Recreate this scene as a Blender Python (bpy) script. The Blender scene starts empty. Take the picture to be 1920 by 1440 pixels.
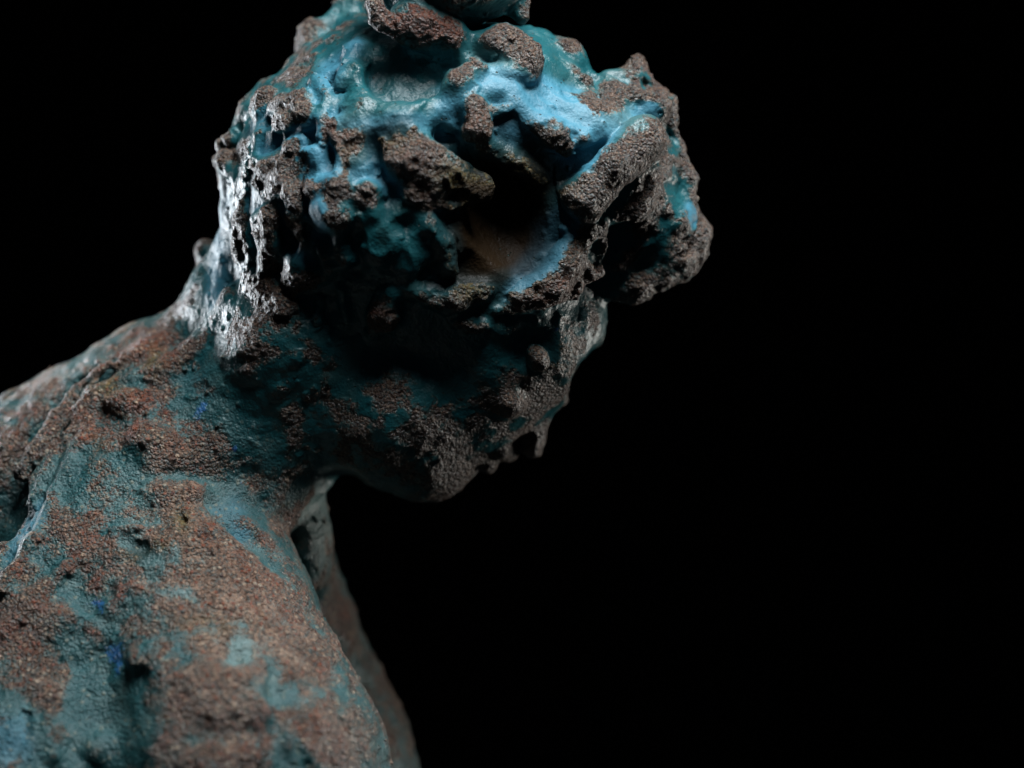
import bpy, math, time
import numpy as np
T0 = time.time()
sc = bpy.context.scene

# ---------------------------------------------------------------- scale and camera
S = 0.0002            # metres per design unit
D = 6000.0            # camera distance in design units
ZC = 0.35             # height of the view axis above the ground
def W(px, py, d):
    f = 1.0 + d / D
    return np.array([(px - 960.0) * f, d, (720.0 - py) * f])

cam_d = bpy.data.cameras.new('camera'); cam = bpy.data.objects.new('camera', cam_d)
sc.collection.objects.link(cam); sc.camera = cam
cam.location = (0, -D * S, ZC); cam.rotation_euler = (math.radians(90), 0, 0)
cam_d.sensor_width = 36; cam_d.lens = 36 * D / 1920.0
cam_d.clip_start = 0.01; cam_d.clip_end = 50
cam_d.dof.use_dof = True; cam_d.dof.focus_distance = (D - 215) * S; cam_d.dof.aperture_fstop = 3.6

w = bpy.data.worlds.new("World"); sc.world = w; w.use_nodes = True
w.node_tree.nodes['Background'].inputs[0].default_value = (0.55, 0.75, 1, 1)
w.node_tree.nodes['Background'].inputs[1].default_value = 0.009
sc.view_settings.view_transform = 'Standard'; sc.view_settings.look = 'None'
sc.view_settings.exposure = 0.0; sc.view_settings.gamma = 1.0

from mathutils import Vector
def area(name, loc, target, sx, sy, power, col):
    l = bpy.data.lights.new(name, 'AREA'); l.shape = 'RECTANGLE'; l.size = sx; l.size_y = sy
    l.energy = power; l.color = col
    o = bpy.data.objects.new(name, l); sc.collection.objects.link(o)
    o.location = loc
    o.rotation_euler = (Vector(target) - Vector(loc)).to_track_quat('-Z', 'Y').to_euler()
    return o
HEAD = (-0.05, 0, ZC + 0.04)
area('key_softbox', (0.12, -0.25, ZC + 0.69), HEAD, 0.38, 0.38, 16.5, (0.93, 0.97, 1.0))
area('left_strip', (-0.70, 0.42, ZC + 0.02), (-0.16, 0, ZC - 0.05), 0.20, 0.34, 11, (0.88, 0.94, 1.0))
area('right_strip', (0.55, 0.24, ZC - 0.08), (0.02, 0, ZC), 0.05, 0.16, 2.2, (1.0, 0.95, 0.88))

# ---------------------------------------------------------------- noise
rng = np.random.default_rng(7)
TAB = rng.random((64, 64, 64), dtype=np.float32).ravel() * 2 - 1
ROT = np.array([[0.36, 0.48, -0.8], [-0.8, 0.6, 0.0], [0.48, 0.64, 0.6]], np.float32) @ np.array([[0.8, 0, 0.6], [0, 1, 0], [-0.6, 0, 0.8]], np.float32)
def noise(P, scale, off=0.0):
    out = np.empty(len(P), np.float32)
    for s in range(0, len(P), 1500000):
        q = (P[s:s + 1500000].astype(np.float32) @ ROT) / scale + (off + 37.3)
        i = np.floor(q).astype(np.int32); f = (q - i).astype(np.float32); f = f * f * (3 - 2 * f)
        i0 = i & 63; i1 = (i + 1) & 63
        ax, bx = i0[:, 0] * 4096, i1[:, 0] * 4096
        ay, by = i0[:, 1] * 64, i1[:, 1] * 64
        az, bz = i0[:, 2], i1[:, 2]
        fx, fy, fz = f[:, 0], f[:, 1], f[:, 2]
        def L(a, b): 
            p = TAB[a + b + az]; return p + (TAB[a + b + bz] - p) * fz
        c0 = L(ax, ay); c0 = c0 + (L(ax, by) - c0) * fy
        c1 = L(bx, ay); c1 = c1 + (L(bx, by) - c1) * fy
        out[s:s + 1500000] = c0 + (c1 - c0) * fx
    return out
def sstep(a, b, x):
    t = np.clip((x - a) / (b - a), 0, 1); return t * t * (3 - 2 * t)

# ---------------------------------------------------------------- modelling primitives (clay added and carved away)
PRIMS = []; NAMES = ['torso']; PARENT = {}
def part(name, parent=None):
    NAMES.append(name); PARENT[len(NAMES) - 1] = parent; return len(NAMES) - 1
class Prim: pass
def rotm(a, b=0.0):
    a = math.radians(a); b = math.radians(b)
    c, s = math.cos(a), math.sin(a)
    R = np.array([[c, 0, s], [0, 1, 0], [-s, 0, c]])       # turn in the picture plane (x,z)
    c, s = math.cos(b), math.sin(b)
    R2 = np.array([[c, -s, 0], [s, c, 0], [0, 0, 1]])      # turn about the vertical
    return R2 @ R
def depth_at(px, py):
    d = -900.0; px = float(px); py = float(py)
    for _ in range(90):
        v = base_eval(W(px, py, d)[None, :])[0]
        if v < 0.7: return d
        d += max(0.9 * v, 0.6)
        if d > 500: break
    return 0.0
def base_eval(P):
    F = np.full(len(P), 1e3)
    for p in PRIMS:
        if p.base: F = comb(p, F, dist(p, P))
    return F
def E(pt, px, py, d, rx, rz, ry, rot=0, k=20, sub=False, base=False, yaw=0):
    p = Prim(); p.kind = 'E'; p.part = pt; p.sub = sub; p.k = k; p.base = base
    if isinstance(d, tuple): d = depth_at(px, py) + d[0]
    f = 1 + d / D
    p.c = W(px, py, d); p.r = np.array([rx, ry, rz], float) * f; p.R = rotm(rot, yaw)
    m = p.r.max() + 2 * k; p.lo = p.c - m; p.hi = p.c + m; PRIMS.append(p); return p
def C(pt, pts, k=12, sub=False, base=False, flat=1.0):
    for a, b in zip(pts[:-1], pts[1:]):
        p = Prim(); p.kind = 'C'; p.part = pt; p.sub = sub; p.k = k; p.base = base
        q = []
        for n in (a, b):
            d = n[2]
            if isinstance(d, tuple): d = depth_at(n[0], n[1]) + d[0]
            q.append((W(n[0], n[1], d), n[3] * (1 + d / D)))
        p.a, p.ra = q[0]; p.b, p.rb = q[1]; p.flat = flat
        m = max(p.ra, p.rb) * max(1, flat) + 2 * k
        p.lo = np.minimum(p.a, p.b) - m; p.hi = np.maximum(p.a, p.b) + m; PRIMS.append(p)
def dist(p, P):
    if p.kind == 'E':
        q = (P - p.c.astype(P.dtype)) @ p.R.astype(P.dtype)
        a = q / p.r.astype(P.dtype); k0 = np.sqrt((a * a).sum(1)); 
        b = a / p.r.astype(P.dtype); k1 = np.sqrt((b * b).sum(1)) + 1e-6
        return k0 * (k0 - 1) / k1
    pa = P - p.a.astype(P.dtype); ba = (p.b - p.a).astype(P.dtype)
    h = np.clip((pa @ ba) / (ba @ ba), 0, 1)
    v = pa - h[:, None] * ba
    if p.flat != 1.0: v[:, 1] /= p.flat
    return np.sqrt((v * v).sum(1)) - (p.ra + (p.rb - p.ra) * h)
def comb(p, F, d):
    k = p.k
    if p.sub:
        h = np.clip(k - np.abs(F + d), 0, None) / k
        return np.maximum(F, -d) + h * h * h * k / 6
    h = np.clip(k - np.abs(F - d), 0, None) / k
    return np.minimum(F, d) - h * h * h * k / 6

TORSO = 0
NECK = part('neck'); HEADP = part('head'); NOSE = part('nose', 'head')
HAIR = part('hair')
def curl(): return part('curl', 'hair')

# ---------------------------------------------------------------- base masses
# trunk
C(TORSO, [(325, 815, 110, 222), (110, 965, 150, 235), (-140, 1215, 190, 270)], k=80, base=True)                # far shoulder blade
C(TORSO, [(330, 905, 40, 215), (110, 1230, -60, 270), (80, 1500, -210, 290), (80,1640,-260,290)], k=70, base=True)   # back
C(TORSO, [(350, 1150, -120, 236), (455, 1450, -300, 262), (480, 1640, -330, 262)], k=80, base=True)  # near shoulder and arm
C(TORSO, [(420, 1060, 250, 195), (545, 1460, 300, 235), (560, 1600, 300, 240)], k=50, base=True)      # far breast and arm
# neck
C(NECK, [(650, 560, 0, 190), (545, 720, 10, 175), (402, 892, 10, 182)], k=60, base=True)
C(NECK, [(475, 470, 10, 74), (432, 590, 40, 96)], k=40, base=True)
C(NECK, [(420, 600, 50, 80), (330, 720, 90, 120)], k=60, base=True)
E(NECK, 545, 640, 0, 140, 170, 222, rot=25, k=90, base=True)
# skull, jaw
E(HEADP, 800, 390, 0, 345, 330, 285, k=80, base=True)
C(HEADP, [(925, 620, 0, 205), (800, 815, 0, 118)], k=80, base=True)
E(HEADP, 725, 760, 0, 175, 150, 190, rot=-20, k=70, base=True)
# hair mass, brim
E(HAIR, 705, 365, 0, 272, 285, 310, k=50, base=True)
E(HAIR, 860, 240, 0, 270, 190, 270, rot=12, k=50, base=True)
E(HAIR, 1090, 350, 0, 196, 205, 215, rot=10, k=45, base=True)
E(HAIR, 668, 160, 20, 92, 118, 150, rot=0, k=50, base=True)
E(HAIR, 950, 175, -20, 150, 120, 190, rot=10, k=50, base=True)
C(HAIR, [(960, 235, -200, 52), (1110, 245, -170, 58)], k=60, base=True)

# ---------------------------------------------------------------- trunk details
C(TORSO, [(432, 560, (14,), 16), (385, 640, (18,), 20), (300, 700, (12,), 24), (180, 740, (14,), 22), (105, 850, (14,), 18), (40, 985, (12,), 20), (-40, 1130, (12,), 22)], k=30)
C(TORSO, [(330, 640, (-2,), 10), (225, 672, (0,), 17), (152, 722, (0,), 30), (82, 815, (-4,), 46), (10, 930, (-6,), 54), (-70, 1060, (-6,), 54)], k=12, sub=True)
C(TORSO, [(178, 715, (6,), 12), (132, 762, (8,), 15), (82, 838, (6,), 18), (50, 872, (8,), 12), (10, 950, (10,), 19), (-40, 1040, (12,), 19)], k=7)
C(TORSO, [(205, 680, (0,), 12), (150, 722, (2,), 12), (108, 775, (2,), 15), (60, 850, (2,), 14), (20, 905, (4,), 16), (-30, 985, (6,), 16)], k=7)
C(TORSO, [(118, 828, (8,), 11), (88, 880, (16,), 14), (66, 905, (16,), 11), (44, 960, (16,), 14), (0, 1030, (18,), 16)], k=7)
C(TORSO, [(190, 745, (6,), 12), (148, 835, (6,), 14), (104, 925, (6,), 15), (65, 1015, (6,), 16), (10, 1110, (6,), 18)], k=22)
C(TORSO, [(45, 960, (-2,), 14), (0, 1060, (-2,), 22)], k=18, sub=True)
C(TORSO, [(320, 880, (-12,), 16), (390, 896, (-12,), 19), (470, 890, (-10,), 14)], k=40, sub=True)
C(TORSO, [(300, 930, (14,), 26), (370, 935, (14,), 26)], k=40)
C(TORSO, [(400, 940, (-14,), 22), (460, 990, (-14,), 24), (520, 1050, (-12,), 16)], k=30, sub=True)
E(TORSO, 300, 850, (18,), 70, 45, 40, rot=30, k=40)
E(TORSO, 260, 665, (20,), 60, 26, 30, rot=-30, k=30)
E(TORSO, 250, 760, (20,), 50, 35, 30, k=30)
C(TORSO, [(225, 1012, (-6,), 10), (262, 1022, (-2,), 15)], k=10, sub=True)
C(TORSO, [(215, 995, (4,), 12), (262, 990, (4,), 12)], k=14)
C(TORSO, [(332, 955, (-3,), 6), (345, 975, (0,), 9), (340, 995, (-2,), 6)], k=8, sub=True)
E(TORSO, 435, 1225, (-16,), 18, 42, 22, rot=-8, k=18, sub=True)
# slab with a broken lower edge
C(TORSO, [(320, 1290, (36,), 36), (400, 1290, (27,), 40), (470, 1290, (26,), 42)], k=40)
C(TORSO, [(330, 1325, (32,), 30), (400, 1330, (24,), 33), (480, 1330, (22,), 34)], k=26)
C(TORSO, [(340, 1366, (-22,), 24), (402, 1380, (-20,), 26), (450, 1372, (-20,), 23), (500, 1368, (-22,), 25)], k=36, sub=True)
C(TORSO, [(516, 1240, (-10,), 12), (514, 1300, (-8,), 15), (520, 1370, (-8,), 14), (540, 1450, (-8,), 14)], k=26, sub=True)
E(TORSO, 190, 1410, (14,), 44, 40, 34, k=30)
E(TORSO, 300, 1240, (20,), 60, 24, 34, k=40)
E(TORSO, 110, 1170, (18,), 50, 40, 34, k=40)
C(TORSO, [(250, 1100, (8,), 14), (180, 1180, (8,), 14), (150, 1230, (8,), 12)], k=30)
C(TORSO, [(120, 1070, (4,), 16), (60, 1130, (4,), 18), (10, 1180, (6,), 16)], k=26)
C(TORSO, [(48, 1300, (-3,), 9), (44, 1370, (-3,), 12), (20, 1420, (-3,), 9)], k=10, sub=True)
C(TORSO, [(90, 1300, (14,), 24), (100, 1420, (14,), 26)], k=26)
E(TORSO, -85, 1010, (-60,), 100, 190, 110, rot=30, k=50, sub=True)
C(TORSO, [(644, 1352, (-6,), 9), (662, 1385, (-4,), 8), (690, 1430, (-8,), 9)], k=16, sub=True)
C(TORSO, [(560, 1400, (-6,), 10), (590, 1460, (-6,), 12)], k=12, sub=True)
E(TORSO, 400, 1440, (16,), 60, 50, 40, k=26)
# throat and collar
E(TORSO, 572, 1010, 70, 49, 110, 90, rot=-3, k=22)
C(TORSO, [(590, 1060, 110, 32), (585, 1130, 150, 34)], k=30)
C(TORSO, [(590, 1120, 60, 20), (600, 1180, 60, 16)], k=12, sub=True)
# nape
C(NECK, [(424, 300, -20, 22), (440, 400, -20, 24), (440, 480, -30, 26), (420, 560, -40, 30)], k=30)
C(NECK, [(385, 470, 90, 24), (402, 500, 100, 30)], k=20)

# ---------------------------------------------------------------- face
C(NOSE, [(1002, 690, 0, 30), (1002, 770, 0, 33), (996, 826, 0, 25)], k=26)
E(NOSE, 1000, 838, 0, 18, 20, 26, k=10)
C(NOSE, [(1022, 765, -6, 14), (1016, 830, -6, 9)], k=8)
E(HEADP, 1090, 610, -30, 40, 60, 90, rot=24, k=40)          # brow
E(HEADP, 1154, 730, 0, 90, 84, 280, k=26, sub=True)
E(HEADP, 1090, 600, 10, 42, 45, 80, k=20)
E(HEADP, 1010, 665, -205, 60, 44, 46, k=60, sub=True)         # eye hollow
E(HEADP, 1008, 668, (14,), 30, 20, 24, rot=60, k=20)           # closed eye
E(HEADP, 958, 754, (10,), 30, 28, 34, k=22)                    # cheek bone / wing
E(HEADP, 975, 712, -120, 24, 12, 24, k=14, sub=True)
C(HEADP, [(935, 838, -30, 24), (955, 848, 0, 18)], k=20)     # lips
C(HEADP, [(910, 862, -20, 20), (915, 868, 10, 18)], k=14)
E(HEADP, 960, 850, -60, 12, 10, 26, k=8, sub=True)
E(HEADP, 800, 870, 0, 74, 66, 84, rot=-25, k=40)             # chin
E(HEADP, 640, 905, -40, 46, 26, 120, k=30, sub=True)         # under the jaw

# ---------------------------------------------------------------- hair: carved hollows first
def H(*a, **k):
    a = list(a)
    if a[3] < 60: a[5] *= 0.42
    k.setdefault('k', 18); E(HAIR, *a, sub=True, **k)
H(955, 400, (-30,), 84, 150, 120, rot=-22, k=40)              # great dark bowl
H(880, 290, (-6,), 40, 40, 60, k=20)
H(880, 520, (-6,), 55, 45, 50, k=24)
H(775, 120, (-72,), 150, 100, 96, k=60)
H(890, 305, (0,), 34, 34, 70, k=14)
H(620, 150, (-2,), 36, 70, 60, rot=18, k=24)
H(500, 272, (-14,), 28, 38, 26, rot=25, k=12)
H(570, 255, (-2,), 26, 34, 46, k=16)
H(625, 270, (0,), 12, 34, 34, k=10)
H(600, 385, (-2,), 16, 48, 40, k=14)
H(540, 460, (-2,), 40, 36, 44, k=20)
H(655, 170, (4,), 18, 12, 30, k=8)
H(845, 240, (0,), 40, 30, 50, k=20)
H(760, 480, (-20,), 60, 40, 40, k=40)
H(1065, 310, (-8,), 46, 26, 40, rot=-40, k=26)
H(1180, 470, (-30,), 75, 60, 50, k=40)

# ---------------------------------------------------------------- hair: curls, each a pressed-on piece of clay
def K(pts, k=10, flat=1.0, name=None):
    k = k + 9
    pts = [(a, b, c, r * 1.14) for a, b, c, r in pts]
    C(name or curl(), pts, k=k, flat=flat)
def KE(*a, **kw):
    kw.setdefault('k', 10); i = curl(); E(i, *a, **kw); return i
# left outline, top to bottom
BUN = part('hair_bun')
K([(655, 20, 60, 34), (650, 70, 30, 28)], k=14)
K([(592, 62, 30, 27), (590, 92, 20, 24), (610, 110, 0, 24)], k=10)
K([(625, 45, 40, 24), (650, 40, 40, 24)], k=12)
K([(665, 55, 0, 26), (690, 90, -40, 24)], k=14)
K([(600, 105, 10, 20), (572, 135, -30, 27), (558, 165, -50, 16)], k=10)
K([(512, 180, -20, 30), (480, 225, -20, 32), (455, 255, -20, 22)], k=18)
K([(538, 168, -70, 10), (520, 200, -95, 16), (498, 245, -120, 13)], k=10)
K([(530, 195, (10,), 22), (560, 200, (6,), 26), (570, 210, (-12,), 17)], k=12)
K([(440, 270, -30, 26), (428, 300, -40, 26)], k=12)
K([(433, 262, -60, 14), (440, 250, -60, 10)], k=8)
K([(425, 300, -70, 20), (450, 330, -90, 22)], k=12)
K([(488, 255, (2,), 8), (480, 300, (4,), 12), (500, 316, (2,), 14), (526, 302, (2,), 12), (545, 275, (-4,), 14)], k=8)
K([(545, 272, (2,), 16), (565, 268, (10,), 14)], k=10)
K([(617, 185, (-4,), 8), (608, 225, (-6,), 8), (602, 256, (-2,), 9)], k=6)
KE(638, 164, (0,), 10, 10, 12, k=6)
K([(675, 185, (0,), 6), (650, 206, (-2,), 8)], k=6)
K([(578, 285, (0,), 10), (592, 290, (2,), 12)], k=8)
KE(662, 250, (12,), 44, 48, 34, k=14)
KE(664, 310, (12,), 38, 40, 30, k=14)
K([(630, 222, (-8,), 6), (634, 262, (-10,), 7), (664, 252, (-14,), 7)], k=6)
K([(636, 278, (-6,), 8), (636, 318, (-8,), 7)], k=6)
# big leaf
K([(712, 245, (6,), 22), (752, 248, (-4,), 44), (772, 295, (-12,), 48), (820, 328, (-8,), 42), (888, 356, (8,), 30)], k=16, flat=0.75)
K([(743, 212, (-4,), 7), (760, 240, (-22,), 14)], k=8)
K([(794, 195, (0,), 6), (788, 222, (-4,), 12), (800, 236, (0,), 14)], k=8)
K([(716, 268, (-26,), 7), (735, 296, (-30,), 8), (765, 300, (-36,), 8)], k=8)
K([(790, 285, (-26,), 10), (835, 306, (-20,), 12)], k=10)
K([(768, 358, (-4,), 24), (800, 372, (-4,), 16), (850, 384, (-2,), 14)], k=10)
K([(600, 352, (0,), 24), (635, 352, (-4,), 26), (655, 372, (0,), 18)], k=10)
KE(628, 398, (0,), 48, 46, 42, k=10)
KE(690, 396, (4,), 32, 36, 30, k=8)
KE(556, 405, (8,), 26, 42, 32, k=8, rot=-10)
KE(508, 440, (6,), 26, 40, 32, k=8)
KE(545, 228, (10,), 34, 26, 34, k=8)
KE(500, 200, (10,), 30, 40, 28, k=10, rot=20)
K([(692, 360, (-6,), 22), (682, 380, (-4,), 20)], k=10)
K([(716, 350, (0,), 8), (724, 368, (-6,), 3)], k=5)
K([(532, 334, (-8,), 7), (545, 360, (-8,), 16), (560, 388, (-4,), 13)], k=8)
K([(462, 358, (0,), 8), (458, 400, (6,), 16), (460, 445, (8,), 18), (466, 485, (6,), 20)], k=10)
K([(485, 340, (0,), 9), (497, 330, (-2,), 8)], k=8)
K([(496, 412, (-2,), 19), (510, 405, (-6,), 19), (506, 440, (0,), 20)], k=12)
K([(505, 460, (0,), 12), (500, 500, (2,), 14)], k=10)
K([(578, 410, (-6,), 9), (600, 424, (-4,), 11), (640, 425, (2,), 10)], k=8)
KE(562, 498, (4,), 29, 30, 32, k=12)
K([(572, 455, (-2,), 7), (568, 490, (-4,), 9)], k=8)
K([(560, 520, (0,), 24), (610, 512, (6,), 16)], k=10)
KE(712, 440, (8,), 50, 66, 34, k=12, rot=-14)
KE(776, 462, (12,), 46, 70, 34, k=14, rot=26)
K([(690, 395, (4,), 12), (740, 392, (6,), 13), (800, 404, (4,), 13)], k=14)
K([(700, 500, (4,), 16), (760, 520, (4,), 18)], k=14)
K([(735, 545, (6,), 24), (722, 590, (0,), 26), (702, 620, (2,), 14)], k=14)
K([(640, 540, (4,), 10), (650, 600, (2,), 8)], k=10)
K([(600, 560, (4,), 10), (596, 600, (2,), 8)], k=10)
K([(470, 440, (2,), 12), (480, 475, (2,), 16)], k=10)
K([(535, 300, (0,), 12), (520, 345, (2,), 14)], k=8)
K([(596, 300, (2,), 12), (606, 330, (4,), 14)], k=10)
K([(640, 440, (2,), 20), (650, 480, (6,), 24)], k=12)
K([(610, 470, (6,), 16), (625, 500, (6,), 14)], k=12)
K([(800, 420, (6,), 24), (835, 455, (6,), 20), (840, 500, (6,), 22)], k=14)
K([(780, 540, (6,), 24), (850, 560, (6,), 26), (900, 545, (4,), 20)], k=16)
K([(480, 520, (8,), 26), (540, 570, (10,), 24)], k=18)
K([(860, 600, (4,), 18), (900, 610, (4,), 14)], k=14)
K([(590, 150, (0,), 12), (610, 175, (0,), 12)], k=8)
K([(600, 225, (2,), 10), (575, 235, (6,), 10)], k=8)
K([(470, 290, (2,), 12), (462, 330, (0,), 12)], k=10)
K([(700, 400, (4,), 16), (660, 420, (2,), 12)], k=10)
# upper middle
K([(700, 66, (0,), 16), (664, 105, (0,), 20), (660, 142, (0,), 18), (678, 176, (4,), 12)], k=30)
K([(690, 205, (0,), 20), (760, 228, (-6,), 24), (850, 205, (0,), 18)], k=36)
K([(855, 165, (0,), 30), (890, 140, (0,), 26)], k=26)
K([(778, 40, -222, 44), (836, 70, -205, 40)], k=14)
K([(862, 75, -210, 14), (872, 130, -220, 16)], k=10)
K([(890, 85, -195, 22), (935, 80, -205, 30), (985, 115, -215, 32)], k=12)
KE(960, 122, -185, 56, 38, 44, k=12)
K([(995, 95, -60, 40), (1060, 120, -60, 38), (1096, 150, -70, 22)], k=16)
K([(1040, 110, -110, 12), (1096, 156, -120, 14)], k=10)
K([(888, 185, (4,), 15), (925, 172, (0,), 20), (960, 172, (-6,), 14)], k=12)
K([(890, 205, (-14,), 22), (893, 240, (-16,), 26)], k=12)
K([(925, 208, (-10,), 9), (950, 204, (-12,), 8)], k=6)
K([(960, 190, (-4,), 14), (985, 215, (-4,), 14)], k=8)
K([(1000, 232, (-2,), 16), (1040, 252, (-10,), 21), (1060, 276, (-8,), 17)], k=10)
K([(1050, 245, (2,), 22), (1090, 258, (-2,), 22)], k=14)
K([(830, 215, (0,), 16), (842, 232, (2,), 18)], k=10)
K([(905, 270, (10,), 20), (960, 300, (10,), 18), (1010, 330, (14,), 16)], k=16)
KE(950, 140, (10,), 60, 24, 40, k=20)
# brim
BRIM = part('brim')
C(BRIM, [(1150, 170, -60, 40), (1190, 156, -50, 34), (1193, 112, -46, 14)], k=16)
C(BRIM, [(1150, 195, -110, 40), (1215, 210, -90, 42)], k=26)
C(BRIM, [(1195, 130, -40, 10), (1222, 160, -40, 12), (1250, 195, -60, 18), (1262, 245, -70, 16)], k=14)
C(BRIM, [(1205, 180, -110, 8), (1240, 182, -90, 12)], k=10)
E(BRIM, 1210, 152, -110, 12, 18, 40, rot=-20, k=8, sub=True)
C(BRIM, [(1200, 194, -140, 7), (1226, 202, -150, 13), (1246, 208, -130, 5)], k=7, sub=True)
C(BRIM, [(1218, 200, -90, 12), (1236, 206, -110, 10)], k=7, sub=True)
C(BRIM, [(1262, 260, -60, 14), (1285, 330, -60, 16), (1287, 400, -60, 16)], k=20)
ROLL = part('rolled_edge', 'brim')
C(ROLL, [(1096, 372, -215, 42), (1150, 312, -220, 44), (1205, 262, -190, 46)], k=10)
C(BRIM, [(1060, 430, -205, 10), (1085, 470, -190, 14), (1078, 550, -165, 14)], k=14)
C(BRIM, [(1095, 430, -170, 40), (1100, 500, -160, 30)], k=24)
C(BRIM, [(1075, 545, -170, 14), (1010, 565, -190, 18), (930, 580, -215, 14)], k=16)
C(BRIM, [(1070, 450, -200, 20), (1062, 490, -196, 34), (1035, 530, -200, 36), (975, 560, -210, 24)], k=16)
C(BRIM, [(1110, 540, -60, 26), (1190, 535, -60, 30), (1270, 500, -60, 26)], k=30)
E(BRIM, 1125, 480, -190, 26, 30, 40, k=16, sub=True)
KNOB = part('knob', 'brim')
C(BRIM, [(1240, 420, -60, 60), (1250, 480, -50, 52)], k=40)
C(KNOB, [(1300, 416, -40, 18), (1304, 440, -50, 26), (1290, 482, -50, 30)], k=20)
# bun over the crown
E(BUN, 832, -62, -150, 160, 118, 140, k=8)
C(BUN, [(700, 10, -250, 14), (720, 40, -245, 16), (745, 58, -230, 8)], k=12)
C(BUN, [(720, 50, (0,), 12), (765, 100, (0,), 6)], k=12)
C(BUN, [(960, -10, -120, 26), (978, 34, -130, 12)], k=16)
# far side of the hair, out of view: plain rounded curls
rr = np.random.default_rng(11)
for _ in range(34):
    a = rr.uniform(-2.9, 0.2); e = rr.uniform(0.15, 0.95)
    x = 760 + 290 * math.cos(a) * math.cos(e); y = 350 + 250 * math.sin(a) * math.cos(e); dd = 290 * math.sin(e)
    C(HAIR, [(x, y, dd, rr.uniform(26, 40)), (x + rr.uniform(-40, 40), y + rr.uniform(-40, 40), dd + 5, rr.uniform(22, 34))], k=14)
print('prims', len(PRIMS), 'parts', len(NAMES), time.time() - T0)

# ---------------------------------------------------------------- field on a grid
H0 = 3.0; B = 8
LO = np.array([-1230.0, -740, -900]); HI = np.array([420.0, 600, 850])
nb = np.ceil((HI - LO) / (H0 * B)).astype(int)
N = nb * B
bi = np.stack(np.meshgrid(*[np.arange(n) for n in nb], indexing='ij'), -1).reshape(-1, 3)
bc = (LO + (bi + 0.5) * H0 * B - H0 * 0.5).astype(np.float32)
def clipbox(P, F):      # the statue ends just outside the view: a cut base
    c = np.maximum(-(P[:, 2] + 860), -(P[:, 0] + 1200))
    return np.maximum(F, c)
Fc = np.full(len(bc), 1e3, np.float32)
for p in PRIMS: Fc = comb(p, Fc, dist(p, bc))
Fc = clipbox(bc, Fc).astype(np.float32)
act = np.where(np.abs(Fc) < 46)[0]
print('blocks', len(act), time.time() - T0)
o = np.stack(np.meshgrid(*[np.arange(B)] * 3, indexing='ij'), -1).reshape(-1, 3)
bo = (o * H0).astype(np.float32)
blo = (LO + bi[act] * H0 * B).astype(np.float32); bhi = blo + H0 * (B - 1)
V = np.full((len(act), B ** 3), 1e3, np.float32); LB = np.zeros((len(act), B ** 3), np.uint8)
for p in PRIMS:
    sel = np.where(((blo <= p.hi) & (bhi >= p.lo)).all(1))[0]
    if p.base: sel = np.arange(len(act))
    for s in range(0, len(sel), 3000):
        ss = sel[s:s + 3000]
        P = (blo[ss][:, None, :] + bo[None]).reshape(-1, 3)
        F = V[ss].ravel(); d = dist(p, P).astype(np.float32)
        if not p.sub:
            l = LB[ss].ravel(); l[d < F] = p.part; LB[ss] = l.reshape(len(ss), -1)
        V[ss] = comb(p, F, d).reshape(len(ss), -1)
print('field', time.time() - T0)
# smoothed copies of the coarse field tell ridges from hollows
G = Fc.reshape(nb)
def blur(A, n):
    for _ in range(n):
        for ax in range(3):
            A = (np.roll(A, 1, ax) + 2 * A + np.roll(A, -1, ax)) / 4
    return A
# block means of the fine field (24 units) as first level
Gm = np.clip(G, -90, 90).astype(np.float32).copy(); Gm.reshape(-1)[act] = V.mean(1)
G1 = blur(Gm, 1); G2 = blur(Gm, 5)
def tri(A, P, lo, h):
    q = (P - lo.astype(np.float32)) / h; q = np.clip(q, 0, np.array(A.shape) - 1.001); i = q.astype(np.int32); f = q - i
    out = 0
    for dx in (0, 1):
        for dy in (0, 1):
            for dz in (0, 1):
                wgt = (f[:, 0] if dx else 1 - f[:, 0]) * (f[:, 1] if dy else 1 - f[:, 1]) * (f[:, 2] if dz else 1 - f[:, 2])
                out = out + A[i[:, 0] + dx, i[:, 1] + dy, i[:, 2] + dz] * wgt
    return out.astype(np.float32)
clo = LO + (B - 1) * H0 * 0.5; ch = H0 * B
dense = np.repeat(np.repeat(np.repeat(np.where(G > 0, 60, -60).astype(np.float32), B, 0), B, 1), B, 2)
def put(A, vals):
    A5 = A.reshape(nb[0], B, nb[1], B, nb[2], B)
    b = bi[act]
    A5[b[:, 0], :, b[:, 1], :, b[:, 2], :] = vals.reshape(-1, B, B, B)
put(dense, V)
def ray(px, py):
    d = np.arange(-730, 560, 1.5)
    P = np.stack([(px - 960) * (1 + d / D), d, (720 - py) * (1 + d / D)], 1)
    i = np.round((P - LO) / H0).astype(int); ok = ((i >= 0) & (i < N)).all(1); i = np.clip(i, 0, N - 1)
    v = np.where(ok, dense[i[:, 0], i[:, 1], i[:, 2]], 60)
    k = np.where(v < 0)[0]
    return P[k[0]] if len(k) else W(px, py, 0)
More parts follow.
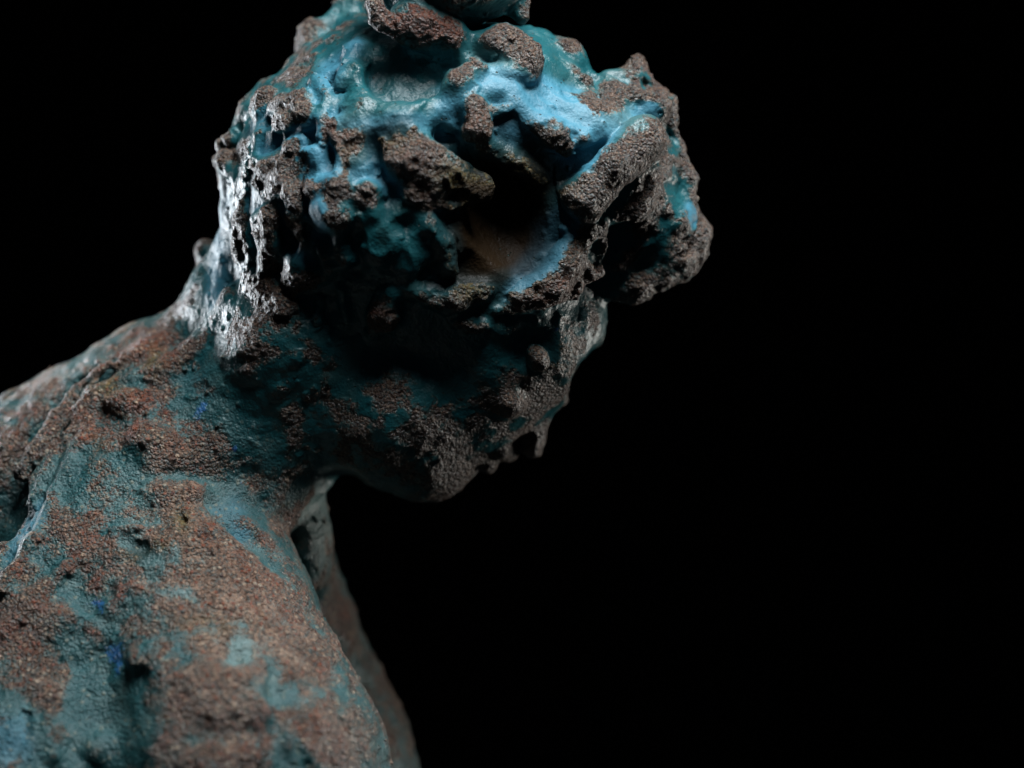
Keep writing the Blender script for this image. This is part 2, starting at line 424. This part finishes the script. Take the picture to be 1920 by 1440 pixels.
# ---------------------------------------------------------------- glaze patches, with a few lit spots painted pale: (px, py, rx, ry, angle, amount)
BROWN = [ # bare, grainy clay (positive) / glaze pooled (negative)
 (800,55,62,42,15,1.5),(1150,178,75,38,-10,2.2),(1150,315,95,38,-42,1.8),(765,300,62,45,30,1.3),(830,330,60,26,25,1.2),
 (900,225,24,34,0,1.4),(1045,262,40,24,30,1.2),(960,85,60,20,15,1.0),(1005,120,14,28,0,1.2),(625,352,34,18,0,1.4),
 (690,366,24,20,0,1.5),(800,372,56,20,20,1.3),(548,365,16,34,-20,1.0),(505,405,22,14,0,1.4),(560,205,24,18,0,1.5),(530,185,28,14,0,1.2),
 (430,290,34,34,0,1.4),(515,310,36,12,-15,1.3),(545,272,16,14,0,1.2),(610,220,8,38,5,1.3),(452,460,14,50,0,1.3),(565,525,34,18,0,1.2),
 (640,262,30,14,0,1.2),(636,298,9,26,0,1.2),(575,130,26,34,25,0.9),(1250,250,26,70,-10,1.0),(1265,370,30,90,0,0.6),(1085,480,18,80,0,1.2),(1300,470,30,44,0,1.1),(1322,430,12,30,0,1.2),
 (1030,545,90,22,-25,1.5),(1120,560,60,16,0,0.8),(705,590,26,50,10,1.3),(1060,640,90,60,0,0.6),(1000,790,50,80,0,1.0),(900,880,90,40,-20,0.8),
 (945,400,70,110,-20,-1.0),(860,420,60,60,0,0.6),(900,300,40,30,0,0.9),
 (240,665,60,30,-30,1.6),(330,650,80,36,-15,1.3),(450,610,80,60,0,1.1),(250,745,55,40,0,1.3),(180,800,60,60,-50,1.1),(355,840,60,40,10,1.2),(460,700,60,60,0,0.8),
 (330,960,120,46,5,1.0),(400,1010,100,60,20,1.2),(380,1100,150,80,15,1.5),(240,1080,70,60,0,0.9),(500,1150,60,110,-30,1.3),(380,1200,100,50,0,0.8),
 (410,1310,80,50,0,1.7),(330,1290,50,60,0,1.0),(90,1050,60,50,-50,1.1),(200,1000,70,30,-20,1.2),(20,1190,50,60,0,0.9),(100,1290,40,90,-10,1.2),(60,1260,50,50,0,0.7),
 (590,1250,50,110,-30,0.9),(370,1420,110,40,0,1.0),(190,1410,50,40,0,0.8),(600,1400,60,50,-30,0.9),(540,1010,30,60,-20,1.2),
 (330,590,120,30,-28,0.8),(120,700,90,40,-30,0.7),(30,800,60,60,0,0.5),(240,620,70,18,-28,0.9),
 (1050,205,90,34,5,-2.0),(1090,290,40,30,-40,-1.4),(1025,480,26,80,32,-2.4),(960,150,60,20,0,-1.0),(700,215,90,26,0,-2.0),(620,150,34,70,15,-1.6),(500,272,24,30,20,-2.0),
 (470,220,24,40,30,-1.6),(570,260,24,30,0,-1.5),(600,310,26,36,0,-1.6),(600,390,16,50,0,-1.5),(540,400,20,16,0,-1.2),(680,320,36,36,0,-0.9),(740,440,80,90,0,-1.4),(750,150,90,60,0,-1.1),
 (475,400,16,60,0,-1.2),(1225,200,24,20,0,-1.6),(1212,150,14,22,0,-1.6),(1300,405,18,26,0,-2.2),(560,480,28,16,0,-1.2),(850,170,60,50,0,-0.8),(1180,440,60,70,0,0.7),(1200,350,50,60,0,0.8),(680,1250,60,80,-20,1.0),(730,1370,50,70,0,0.8),(640,1160,40,60,0,0.8),(50,780,90,60,-30,0.8),(412,400,24,130,0,-1.3),(425,600,40,70,0,-1.2),(440,530,34,60,0,-1.0),(470,440,30,60,0,-0.6),(30,1000,50,60,0,-0.8),(240,280,30,200,0,0),(545,965,50,60,0,1.0),(500,900,40,30,0,.7),(920,186,50,13,0,1.3),(1120,600,30,40,0,1.0),(160,1160,90,60,0,.5),(60,1200,60,60,0,.6),(150,1300,60,60,0,.5),(590,60,40,30,0,.8),(300,800,60,30,0,.5),(380,880,50,20,0,.6),(200,900,40,60,0,.5),(540,620,60,50,0,.5),(600,760,80,80,0,.6),(760,740,90,70,0,-.2),(860,700,70,70,0,.1),(800,830,80,50,0,.2),(560,860,60,40,0,.6),
 (400,500,40,60,0,-1.4),(390,700,70,50,0,-1.2),(240,850,60,40,0,-0.5),(330,905,90,20,5,-0.6),(440,960,36,60,-35,-1.8),(500,1060,20,30,-30,-0.8),
 (150,880,60,60,-50,-0.8),(180,960,60,40,0,-1.0),(60,1000,30,60,30,-1.4),(160,1160,80,80,0,-1.0),(435,1225,20,42,0,-2.0),(240,1290,80,50,0,-1.0),(150,1360,50,80,0,-1.0),(20,1390,30,40,0,-2.0),
 (560,1310,60,26,25,-1.4),(580,1020,30,80,0,-2.0),(250,1390,80,50,0,-0.9),(560,1420,30,30,0,-0.8),(200,600,60,14,-28,-0.4),(140,660,60,20,-40,-0.8),(30,760,50,30,-40,-0.6),(600,1170,16,50,0,.3)]
AZURE = [(412,420,26,120,0,0.8),(1050,205,110,50,5,1.3),(1100,290,60,50,0,1.0),(1025,480,48,95,32,2.0),(620,160,50,90,15,1.0),(500,275,30,40,0,0.8),(600,310,40,60,0,1.2),(600,390,26,60,0,1.2),(570,260,34,40,0,1.0),
 (540,395,26,20,0,1.0),(720,230,110,34,0,0.8),(475,400,24,70,0,0.7),(480,210,40,50,0,0.7),(1300,405,24,32,0,1.4),(1225,205,40,26,0,1.2),(960,155,90,30,0,1.0),(850,200,40,50,0,0.8),(800,370,120,90,0,0.2),
 (380,720,50,60,0,0.4),(450,970,36,70,-35,0.7),(50,990,30,80,30,0.9),(20,1390,50,60,0,0.9),(410,540,60,60,0,0.5),(560,480,40,24,0,0.9),(670,80,24,30,0,0.8),(680,330,50,50,0,0.5),(760,360,80,20,20,0.6),(960,240,60,40,0,0.6)]
RED = [(805,45,75,60,0,1.8),(895,235,34,44,0,0.8),(830,215,30,24,0,0.8),(765,290,80,60,20,0.5),(640,290,40,60,0,0.5),(250,665,70,36,-30,1.0),(250,745,50,40,0,0.8),(190,810,50,60,0,0.7),(200,1010,60,30,0,0.6),(240,1090,60,60,0,0.6),
 (500,1120,70,90,0,0.45),(1060,540,90,26,-20,0.9),(850,385,50,26,0,0.9),(700,590,30,50,0,0.6),(1215,140,20,20,0,0.8),(330,640,70,30,0,0.5),(450,640,70,70,0,0.25),(500,1350,30,60,0,0.7),(590,1370,40,40,0,0.5),(640,250,40,30,0,0.4)]
PALE = [(380,1090,170,90,10,1.0),(410,1310,90,60,0,1.0),(330,940,140,50,0,0.7),(1150,215,70,36,0,0.6),(420,1200,90,50,0,0.7),(500,1200,80,120,-20,0.5),(300,860,80,50,0,0.45),(595,985,34,90,0,2.4),(435,1225,24,44,0,0.7),  # throat sliver: pale glaze, raised further to stand in for light there
 (150,680,120,50,-30,0.5),(340,905,60,16,0,0.35),(860,400,60,60,0,-0.3),(1290,480,26,40,0,0.6),(962,745,26,30,0,0.9),(30,850,60,80,-40,0.35),(940,120,60,40,0,0.4),(670,240,50,40,0,0.3)]  # cheek and knob entries are lit spots painted as pale colour
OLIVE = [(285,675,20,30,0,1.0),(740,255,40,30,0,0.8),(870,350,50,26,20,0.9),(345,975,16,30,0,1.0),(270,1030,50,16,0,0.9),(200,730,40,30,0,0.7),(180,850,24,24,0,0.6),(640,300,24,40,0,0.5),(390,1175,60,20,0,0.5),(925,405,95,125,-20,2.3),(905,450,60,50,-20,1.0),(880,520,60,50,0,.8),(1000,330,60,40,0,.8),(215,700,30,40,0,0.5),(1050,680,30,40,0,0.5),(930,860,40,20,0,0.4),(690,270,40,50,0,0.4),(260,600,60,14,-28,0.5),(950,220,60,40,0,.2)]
ULTRA = [(375,770,16,26,0,1.0),(445,835,14,18,0,1.0),(185,1130,34,26,0,0.8),(215,1240,22,50,0,0.9),(380,1355,26,26,0,0.5),(455,910,12,16,0,0.8),(330,960,14,10,0,.4),(200,1180,60,60,0,.35),(240,960,70,30,0,.3),(390,705,30,40,0,.6),(620,1290,24,50,0,.5),(1040,620,16,14,0,0.9),(165,1360,10,12,0,.6)]
def prep(L):
    return [(ray(a[0], a[1]).astype(np.float32), a[2], a[3], math.radians(a[4]), a[5]) for a in L]
LS = [prep(x) for x in (BROWN, AZURE, RED, PALE, OLIVE, ULTRA)]
def blobs(L, P):
    out = np.zeros(len(P), np.float32)
    for c, rx, ry, an, am in L:
        m = max(rx, ry) * 2.1
        sel = np.where((np.abs(P[:, 0] - c[0]) < m) & (np.abs(P[:, 2] - c[2]) < m) & (np.abs(P[:, 1] - c[1]) < m + 40))[0]
        q = P[sel] - c; ca, sa = math.cos(an), math.sin(an)
        u = (q[:, 0] * ca - q[:, 2] * sa) / rx; v = (q[:, 0] * sa + q[:, 2] * ca) / ry; t = q[:, 1] / (max(rx, ry) + 25)
        out[sel] += am * np.exp(-(u * u + v * v + t * t) * 1.1)
    return out
def brownness(P, Fp):
    c1 = tri(G1, P, clo, ch) - Fp; c2 = tri(G2, P, clo, ch) - Fp
    warp = np.stack([noise(P, 60, 3), noise(P, 60, 9), noise(P, 60, 15)], 1) * 16 + np.stack([noise(P, 16, 23), noise(P, 16, 29), noise(P, 16, 35)], 1) * 7
    b = blobs(LS[0], P + warp)
    hs = sstep(330, 450, np.linalg.norm(P - W(850, 380, 0).astype(np.float32), axis=1))
    n = noise(P, 90, 5) * 0.35 + noise(P, 38, 6) * 0.38 + noise(P, 14, 8) * 0.25
    n = n * (1 + 0.9 * hs) + hs * (noise(P, 23, 71) * 0.45 - 0.02)
    return c1 * 0.065 + c2 * 0.016 + b * (0.66 + 0.04 * hs) + n - 0.27 + 0.37 * hs, c1, c2
# ---------------------------------------------------------------- surface relief
Vf = V.reshape(-1)
selb = np.where(np.abs(Vf) < 16)[0]
P = (blo[selb // B ** 3] + bo[selb % B ** 3]).astype(np.float32)
lab = LB.reshape(-1)[selb]
hairy = np.array([0.0 if n in ('torso', 'neck', 'head', 'nose') else 1.0 for n in NAMES], np.float32)[lab]
hairy[lab == ROLL] = 0.3
br, c1, c2 = brownness(P, Vf[selb])
bm = sstep(0.0, 0.55, br)
disp = noise(P, 75, 1) * 5 + noise(P, 34, 2) * (2.4 + 1.8 * hairy) + noise(P, 17, 4) * (0.9 + bm * (1.2 + 1.6 * hairy))
g = noise(P, 8.5, 7); g2 = noise(P, 5.2, 12)
disp += hairy * ((1 - 2.4 * np.abs(noise(P, 46, 31))) * 3.4 + (1 - 2.4 * np.abs(noise(P, 21, 32))) * 1.8 * (0.3 + 0.7 * bm) - 1) + (1 - hairy) * (np.abs(noise(P, 46, 33)) * 5 - 2)
disp += (g * 1.7 + g2 * 0.8) * (0.25 + bm * (0.75 + 0.55 * hairy))
pit = noise(P, 13, 18); disp -= np.clip(pit - 0.68, 0, 1) * 10 * (1 - hairy) 
disp += np.clip(noise(P, 15, 21) - 0.6, 0, 1) * 14
disp *= np.array([0.6 if n in ('head', 'nose') else 1.0 for n in NAMES], np.float32)[lab]
Vf[selb] = Vf[selb] - disp
V = Vf.reshape(V.shape)
# clean cut at the base
Pz = blo[:, None, :] + bo[None]
V = np.maximum(V, np.maximum(-(Pz[..., 2] + 860), -(Pz[..., 0] + 1200))); del Pz
put(dense, V)
labd = np.zeros(tuple(N), np.uint8); put(labd, LB)
print('relief', time.time() - T0)

# ---------------------------------------------------------------- surface nets
s = dense < 0
cnt = np.zeros(tuple(N - 1), np.uint8)
for dx in (0, 1):
    for dy in (0, 1):
        for dz in (0, 1):
            cnt += s[dx:N[0] - 1 + dx, dy:N[1] - 1 + dy, dz:N[2] - 1 + dz]
flat = np.flatnonzero(((cnt > 0) & (cnt < 8)).ravel()); sh = cnt.shape; del cnt
ci = np.stack(np.unravel_index(flat, sh), 1)
cv = {}
for dx in (0, 1):
    for dy in (0, 1):
        for dz in (0, 1): cv[dx, dy, dz] = dense[ci[:, 0] + dx, ci[:, 1] + dy, ci[:, 2] + dz]
acc = np.zeros((len(ci), 3), np.float32); num = np.zeros(len(ci), np.float32)
for a in cv:
    for ax in range(3):
        if a[ax] == 0:
            b = list(a); b[ax] = 1; b = tuple(b)
            va, vb = cv[a], cv[b]; m = (va < 0) != (vb < 0)
            t = np.where(m, va / np.where(m, va - vb, 1), 0)
            for c in range(3): acc[:, c] += np.where(m, (t if c == ax else a[c]), 0)
            num += m
pos = (ci + acc / num[:, None]) * H0 + LO
quads = []; 
def cid(i, j, k): return np.searchsorted(flat, (i * sh[1] + j) * sh[2] + k)
for ax in range(3):
    sl0 = [slice(1, -1)] * 3; sl1 = [slice(1, -1)] * 3
    sl0[ax] = slice(0, -1); sl1[ax] = slice(1, None)
    A, Bs = s[tuple(sl0)], s[tuple(sl1)]
    e = np.argwhere(A != Bs); off = np.array([1, 1, 1]); off[ax] = 0
    inside = A[e[:, 0], e[:, 1], e[:, 2]]
    e = e + off
    u, v = [(1, 2), (2, 0), (0, 1)][ax]
    q = []
    for du, dv in ((-1, -1), (0, -1), (0, 0), (-1, 0)):
        t = e.copy(); t[:, u] += du; t[:, v] += dv; q.append(cid(t[:, 0], t[:, 1], t[:, 2]))
    q = np.stack(q, 1); q[~inside] = q[~inside][:, ::-1]
    quads.append(q)
quads = np.concatenate(quads); del s
print('verts', len(pos), 'quads', len(quads), time.time() - T0)
# drop stray crumbs: keep the largest connected shell
par = np.arange(len(pos))
for _ in range(400):
    m = par[quads].min(1); new = par.copy()
    for c in range(4): np.minimum.at(new, quads[:, c], m)
    new = new[new]; new = new[new]
    if (new == par).all(): break
    par = new
rootid = np.bincount(par).argmax(); quads = quads[par[quads[:, 0]] == rootid]
print('crumbs', time.time() - T0)

vlab = labd[ci[:, 0], ci[:, 1], ci[:, 2]]
del labd
P = pos.astype(np.float32)
Fv = np.zeros(len(P), np.float32)
br, c1, c2 = brownness(P, Fv)
wp = np.stack([noise(P, 40, 43), noise(P, 40, 49), noise(P, 40, 55)], 1) * 14
az = np.clip(blobs(LS[1], P + wp) + np.clip(-c1, -8, 20) * 0.025 + noise(P, 50, 61) * 0.12 * hairy.mean() - 0.05, 0, 1.3)
rd = np.clip(blobs(LS[2], P + wp), 0, 1); pl = np.clip(blobs(LS[3], P + wp), 0, 2.2)
hsv = sstep(450, 640, np.linalg.norm(P - W(870, 470, 0).astype(np.float32), axis=1))
rd = np.clip(rd + hsv * np.clip(noise(P, 46, 81) * 0.9 + noise(P, 17, 82) * 0.5 - 0.05, 0, 0.8), 0, 1)
pl = np.clip(pl * (1 + 0.5 * hsv * noise(P, 30, 83)) + hsv * np.clip(noise(P, 26, 84) * 0.7, -0.3, 0.5), 0, 2.2)
ol = np.clip(blobs(LS[4], P + wp), 0, 2); ul = np.clip(blobs(LS[5], P + wp), 0, 1)

# ---------------------------------------------------------------- material: glazed clay
def mat_clay():
    m = bpy.data.materials.new('glazed_clay'); m.use_nodes = True; nt = m.node_tree; n = nt.nodes; l = nt.links
    n.clear()
    out = n.new('ShaderNodeOutputMaterial'); bs = n.new('ShaderNodeBsdfPrincipled'); l.new(bs.outputs[0], out.inputs[0])
    tc = n.new('ShaderNodeTexCoord')
    def attr(nm): a = n.new('ShaderNodeAttribute'); a.attribute_name = nm; return a
    A = attr('tone_a'); Bq = attr('tone_b')
    sa = n.new('ShaderNodeSeparateColor'); l.new(A.outputs['Color'], sa.inputs[0])
    sb = n.new('ShaderNodeSeparateColor'); l.new(Bq.outputs['Color'], sb.inputs[0])
    def nz(scale, det=3, rough=0.6):
        t = n.new('ShaderNodeTexNoise'); t.inputs['Scale'].default_value = scale; t.inputs['Detail'].default_value = det
        t.inputs['Roughness'].default_value = rough; l.new(tc.outputs['Object'], t.inputs['Vector']); return t
    def vor(scale, feat='F1'):
        t = n.new('ShaderNodeTexVoronoi'); t.inputs['Scale'].default_value = scale; t.feature = feat
        l.new(tc.outputs['Object'], t.inputs['Vector']); return t
    def math_(op, a, b=None, c=None):
        t = n.new('ShaderNodeMath'); t.operation = op
        for i, x in enumerate((a, b, c)):
            if x is None: continue
            if isinstance(x, (int, float)): t.inputs[i].default_value = x
            else: l.new(x, t.inputs[i])
        return t.outputs[0]
    def ramp(x, a, b):
        t = n.new('ShaderNodeMapRange'); t.interpolation_type = 'SMOOTHSTEP'
        t.inputs[1].default_value = a; t.inputs[2].default_value = b; l.new(x, t.inputs[0]); return t.outputs[0]
    def mix(f, a, b):
        t = n.new('ShaderNodeMix'); t.data_type = 'RGBA'
        if isinstance(f, (int, float)): t.inputs[0].default_value = f
        else: l.new(f, t.inputs[0])
        for i, x in ((6, a), (7, b)):
            if isinstance(x, tuple): t.inputs[i].default_value = (*x, 1)
            else: l.new(x, t.inputs[i])
        return t.outputs[2]
    fine = nz(900, 4, 0.7); med = nz(260, 4, 0.6); big = nz(70, 3)
    v1 = vor(920); v2 = vor(1700)
    cell = n.new('ShaderNodeSeparateColor'); l.new(v1.outputs['Color'], cell.inputs[0])
    cell2 = n.new('ShaderNodeSeparateColor'); l.new(v2.outputs['Color'], cell2.inputs[0])
    # bare clay mask with a grainy border
    e = math_('ADD', sa.outputs[0], math_('MULTIPLY', math_('SUBTRACT', fine.outputs[0], 0.5), 0.75))
    e = math_('ADD', e, math_('MULTIPLY', math_('SUBTRACT', med.outputs[0], 0.5), 0.6))
    e = math_('ADD', e, math_('MULTIPLY', math_('SUBTRACT', cell.outputs[0], 0.5), 0.34))
    bare = ramp(e, 0.32, 0.74)
    e2 = math_('ADD', e, math_('MULTIPLY', math_('SUBTRACT', cell2.outputs[1], 0.5), 0.7))
    wide = ramp(e2, 0.04, 0.90)
    bare = math_('ADD', math_('MULTIPLY', bare, math_('SUBTRACT', 1.0, A.outputs['Alpha'])), math_('MULTIPLY', wide, A.outputs['Alpha']))
    thin = ramp(e, 0.22, 0.5)
    # glaze
    teal = mix(med.outputs[0], (0.004, 0.050, 0.062), (0.012, 0.084, 0.092))
    grey = mix(fine.outputs[0], (0.018, 0.052, 0.050), (0.055, 0.09, 0.08))
    teal = mix(math_('MULTIPLY', ramp(big.outputs[0], 0.45, 0.7), 0.38), teal, grey)
    azure = mix(med.outputs[0], (0.014, 0.105, 0.165), (0.060, 0.20, 0.265))
    gl = mix(ramp(math_('ADD', sa.outputs[1], math_('MULTIPLY', math_('SUBTRACT', med.outputs[0], 0.5), 0.5)), 0.15, 0.85), teal, azure)
    gl = mix(math_('MULTIPLY', thin, 0.6), gl, (0.030, 0.068, 0.062))
    gl = mix(math_('MULTIPLY', sb.outputs[0], 0.34), gl, (0.22, 0.31, 0.30))
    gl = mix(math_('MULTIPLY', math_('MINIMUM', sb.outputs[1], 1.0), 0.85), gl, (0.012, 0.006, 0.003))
    gl = mix(math_('MULTIPLY', A.outputs['Alpha'], 0.38), gl, mix(fine.outputs[0], (0.006, 0.036, 0.038), (0.030, 0.055, 0.045)))
    # clay
    cl = mix(cell.outputs[1], (0.008, 0.0042, 0.003), (0.070, 0.030, 0.016))
    cl = mix(math_('MULTIPLY', ramp(cell2.outputs[2], 0.62, 0.9), 0.7), cl, (0.25, 0.165, 0.11))
    cl = mix(math_('MULTIPLY', sa.outputs[2], 0.9), cl, mix(cell.outputs[2], (0.04, 0.009, 0.005), (0.19, 0.048, 0.018)))
    pal = mix(cell.outputs[1], (0.055, 0.031, 0.022), (0.31, 0.20, 0.14))
    cl = mix(math_('MULTIPLY', sb.outputs[0], 0.7), cl, pal)
    cl = mix(math_('MULTIPLY', math_('MINIMUM', sb.outputs[1], 1.0), 0.55), cl, mix(cell.outputs[0], (0.045, 0.038, 0.01), (0.17, 0.145, 0.045)))
    v3 = vor(560); cell3 = n.new('ShaderNodeSeparateColor'); l.new(v3.outputs['Color'], cell3.inputs[0])
    core = ramp(v3.outputs['Distance'], 0.55, 0.25)
    grit = math_('MULTIPLY', math_('MULTIPLY', ramp(cell3.outputs[0], 0.70, 0.74), core), math_('ADD', 0.25, math_('MULTIPLY', A.outputs['Alpha'], 0.6)))
    cl = mix(grit, cl, mix(cell3.outputs[1], (0.22, 0.13, 0.08), (0.44, 0.35, 0.26)))
    cl = mix(math_('MULTIPLY', math_('MULTIPLY', ramp(cell3.outputs[2], 0.74, 0.78), core), math_('MULTIPLY', A.outputs['Alpha'], 0.8)), cl, (0.17, 0.035, 0.012))
    cl = mix(math_('MULTIPLY', math_('MULTIPLY', ramp(cell3.outputs[1], 0.82, 0.86), core), math_('MULTIPLY', A.outputs['Alpha'], 0.75)), cl, (0.012, 0.012, 0.014))
    tealgr = math_('MULTIPLY', ramp(cell2.outputs[0], 0.72, 0.8), 0.35)
    cl = mix(tealgr, cl, (0.04, 0.13, 0.14))
    cl = mix(math_('MULTIPLY', math_('SUBTRACT', 1.0, A.outputs['Alpha']), 0.38), cl, (0.012, 0.006, 0.004))
    gl = mix(math_('MULTIPLY', math_('MULTIPLY', math_('MULTIPLY', ramp(cell3.outputs[0], 0.86, 0.9), core), A.outputs['Alpha']), 0.6), gl, (0.16, 0.17, 0.13))
    col = mix(bare, gl, cl)
    us = math_('MULTIPLY', ramp(math_('ADD', sb.outputs[2], math_('MULTIPLY', math_('SUBTRACT', med.outputs[0], 0.5), 1.6)), 0.62, 0.9), ramp(math_('ADD', math_('MULTIPLY', sb.outputs[2], 0.6), fine.outputs[0]), 0.95, 1.08))
    col = mix(math_('MULTIPLY', us, 0.65), col, (0.015, 0.10, 0.30))
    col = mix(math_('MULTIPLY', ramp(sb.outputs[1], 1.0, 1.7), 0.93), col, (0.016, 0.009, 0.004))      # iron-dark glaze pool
    # glaze pinholes
    ph = math_('MULTIPLY', math_('LESS_THAN', cell.outputs[2], 0.018), ramp(v1.outputs['Distance'], 0.42, 0.25))
    ph = math_('MULTIPLY', ph, math_('SUBTRACT', 1.0, bare))
    col = mix(ph, col, (0.03, 0.05, 0.045))
    l.new(col, bs.inputs['Base Color'])
    r = n.new('ShaderNodeMapRange'); l.new(bare, r.inputs[0]); r.inputs[3].default_value = 0.33; r.inputs[4].default_value = 0.40
    l.new(math_('ADD', math_('ADD', math_('ADD', r.outputs[0], math_('MULTIPLY', sb.outputs[1], 0.05)), math_('MULTIPLY', math_('MULTIPLY', sa.outputs[1], math_('SUBTRACT', 1.0, bare)), 0.22)), math_('MULTIPLY', math_('SUBTRACT', fine.outputs[0], 0.5), 0.4)), bs.inputs['Roughness'])
    bs.inputs['Specular IOR Level'].default_value = 0.5
    l.new(math_('MULTIPLY', math_('ADD', 0.32, math_('MULTIPLY', bare, 0.22)), math_('SUBTRACT', 1.0, math_('MULTIPLY', ramp(sb.outputs[1], 0.3, 1.2), 0.8))), bs.inputs['Specular IOR Level'])
    # relief
    hh = math_('ADD', math_('MULTIPLY', v1.outputs['Distance'], -0.55), math_('MULTIPLY', v3.outputs['Distance'], -0.6))
    hh = math_('ADD', hh, math_('MULTIPLY', v2.outputs['Distance'], -0.22))
    hh = math_('ADD', hh, math_('MULTIPLY', fine.outputs[0], 0.9))
    hb = math_('MULTIPLY', hh, math_('ADD', math_('MULTIPLY', bare, 0.8), math_('ADD', 0.14, math_('MULTIPLY', A.outputs['Alpha'], 0.28))))
    hs = math_('ADD', hb, math_('MULTIPLY', med.outputs[0], 0.35))
    hs = math_('SUBTRACT', hs, math_('MULTIPLY', ph, 0.8))
    bp = n.new('ShaderNodeBump'); bp.inputs['Strength'].default_value = 0.95; bp.inputs['Distance'].default_value = 0.0015
    l.new(hs, bp.inputs['Height']); l.new(bp.outputs[0], bs.inputs['Normal'])
    return m
CLAY = mat_clay()

# ---------------------------------------------------------------- objects
root = bpy.data.objects.new('clay_statue', None); sc.collection.objects.link(root)
root.location = (0, 0, 0)
root['label'] = 'rough turquoise and brown glazed clay statue of a figure with bowed head against black'
root['category'] = 'statue'

bpos = pos * S; bpos[:, 2] += ZC
v4 = bpos[quads]
fn = np.cross(v4[:, 2] - v4[:, 0], v4[:, 3] - v4[:, 1])
vn = np.zeros_like(bpos)
for c in range(4):
    for a in range(3): vn[:, a] += np.bincount(quads[:, c], fn[:, a], len(bpos))
vn /= np.linalg.norm(vn, axis=1)[:, None] + 1e-12
flab = np.median(vlab[quads], axis=1).astype(int)
fl2 = vlab[quads]; flab = np.where(fl2[:, 0] == fl2[:, 2], fl2[:, 0], fl2[:, 1]).astype(int)
soft = sstep(450, 640, np.linalg.norm(P - W(870, 470, 0).astype(np.float32), axis=1))
tone_a = np.stack([np.clip(br * 0.9 + 0.18, -0.2, 1.2), np.clip(az, 0, 1), rd, soft], 1).astype(np.float32)
tone_b = np.stack([pl, ol, ul, np.ones_like(rd)], 1).astype(np.float32)
def mesh_for(idx, name):
    q = quads[flab == idx]
    if len(q) == 0: return None
    uq, inv = np.unique(q.ravel(), return_inverse=True)
    me = bpy.data.meshes.new(name)
    me.vertices.add(len(uq)); me.vertices.foreach_set('co', bpos[uq].astype(np.float32).ravel())
    me.loops.add(len(inv)); me.loops.foreach_set('vertex_index', inv.astype(np.int32).ravel())
    me.polygons.add(len(q)); me.polygons.foreach_set('loop_start', np.arange(0, 4 * len(q), 4, dtype=np.int32))
    me.polygons.foreach_set('use_smooth', np.ones(len(q), bool))
    me.update(calc_edges=True)
    for nm, arr in (('tone_a', tone_a), ('tone_b', tone_b)):
        at = me.color_attributes.new(nm, 'FLOAT_COLOR', 'POINT'); at.data.foreach_set('color', arr[uq].ravel())
    me.normals_split_custom_set_from_vertices(vn[uq].tolist())
    me.materials.append(CLAY)
    return me
made = {}
count = np.bincount(flab, minlength=len(NAMES))
for i, nm in enumerate(NAMES):       # loose flakes of a curl belong to the hair around it
    if nm != 'curl' or count[i] == 0: continue
    fi = np.where(flab == i)[0]; uq, inv = np.unique(quads[fi], return_inverse=True); q = inv.reshape(-1, 4)
    pr = np.arange(len(uq))
    for _ in range(300):
        m = pr[q].min(1); new = pr.copy()
        for c in range(4): np.minimum.at(new, q[:, c], m)
        new = new[new]
        if (new == pr).all(): break
        pr = new
    big = np.bincount(pr[q[:, 0]]).argmax(); flab[fi[pr[q[:, 0]] != big]] = NAMES.index('hair')
count = np.bincount(flab, minlength=len(NAMES))
for i, nm in enumerate(NAMES):       # tiny or buried pieces merge into what carries them
    if nm == 'curl' and count[i] < 150: flab[flab == i] = NAMES.index('hair')
for i, nm in enumerate(NAMES):
    me = mesh_for(i, nm)
    if me is None: continue
    ob = bpy.data.objects.new(nm, me); sc.collection.objects.link(ob); made.setdefault(nm, ob)
    p = PARENT.get(i)
    ob.parent = made.get(p, root) if p else root
print('mesh', time.time() - T0)

# ---------------------------------------------------------------- black cloth backdrop
me = bpy.data.meshes.new('backdrop')
vs = []; fs = []
nx = 40
for j, (y, z) in enumerate([(2.6, -1.0), (2.6, 0.0), (2.6, 1.0), (2.6, 2.6)]):
    for i in range(nx + 1):
        x = -3 + 6 * i / nx; vs.append((x, y + 0.03 * math.sin(x * 9) + 0.01 * math.sin(x * 31), z))
for j in range(3):
    for i in range(nx): a = j * (nx + 1) + i; fs.append((a, a + 1, a + nx + 2, a + nx + 1))
me.from_pydata(vs, [], fs); me.update()
bd = bpy.data.objects.new('backdrop', me); sc.collection.objects.link(bd); bd['kind'] = 'structure'
for p in me.polygons: p.use_smooth = True
mb = bpy.data.materials.new('black_velvet'); mb.use_nodes = True
b = mb.node_tree.nodes['Principled BSDF']; b.inputs['Base Color'].default_value = (0.0012, 0.0012, 0.0013, 1)
b.inputs['Roughness'].default_value = 1; b.inputs['Specular IOR Level'].default_value = 0
tx = mb.node_tree.nodes.new('ShaderNodeTexNoise'); tx.inputs['Scale'].default_value = 400
bpn = mb.node_tree.nodes.new('ShaderNodeBump'); bpn.inputs['Distance'].default_value = 0.001
mb.node_tree.links.new(tx.outputs[0], bpn.inputs['Height']); mb.node_tree.links.new(bpn.outputs[0], b.inputs['Normal'])
me.materials.append(mb)
print('done', time.time() - T0)
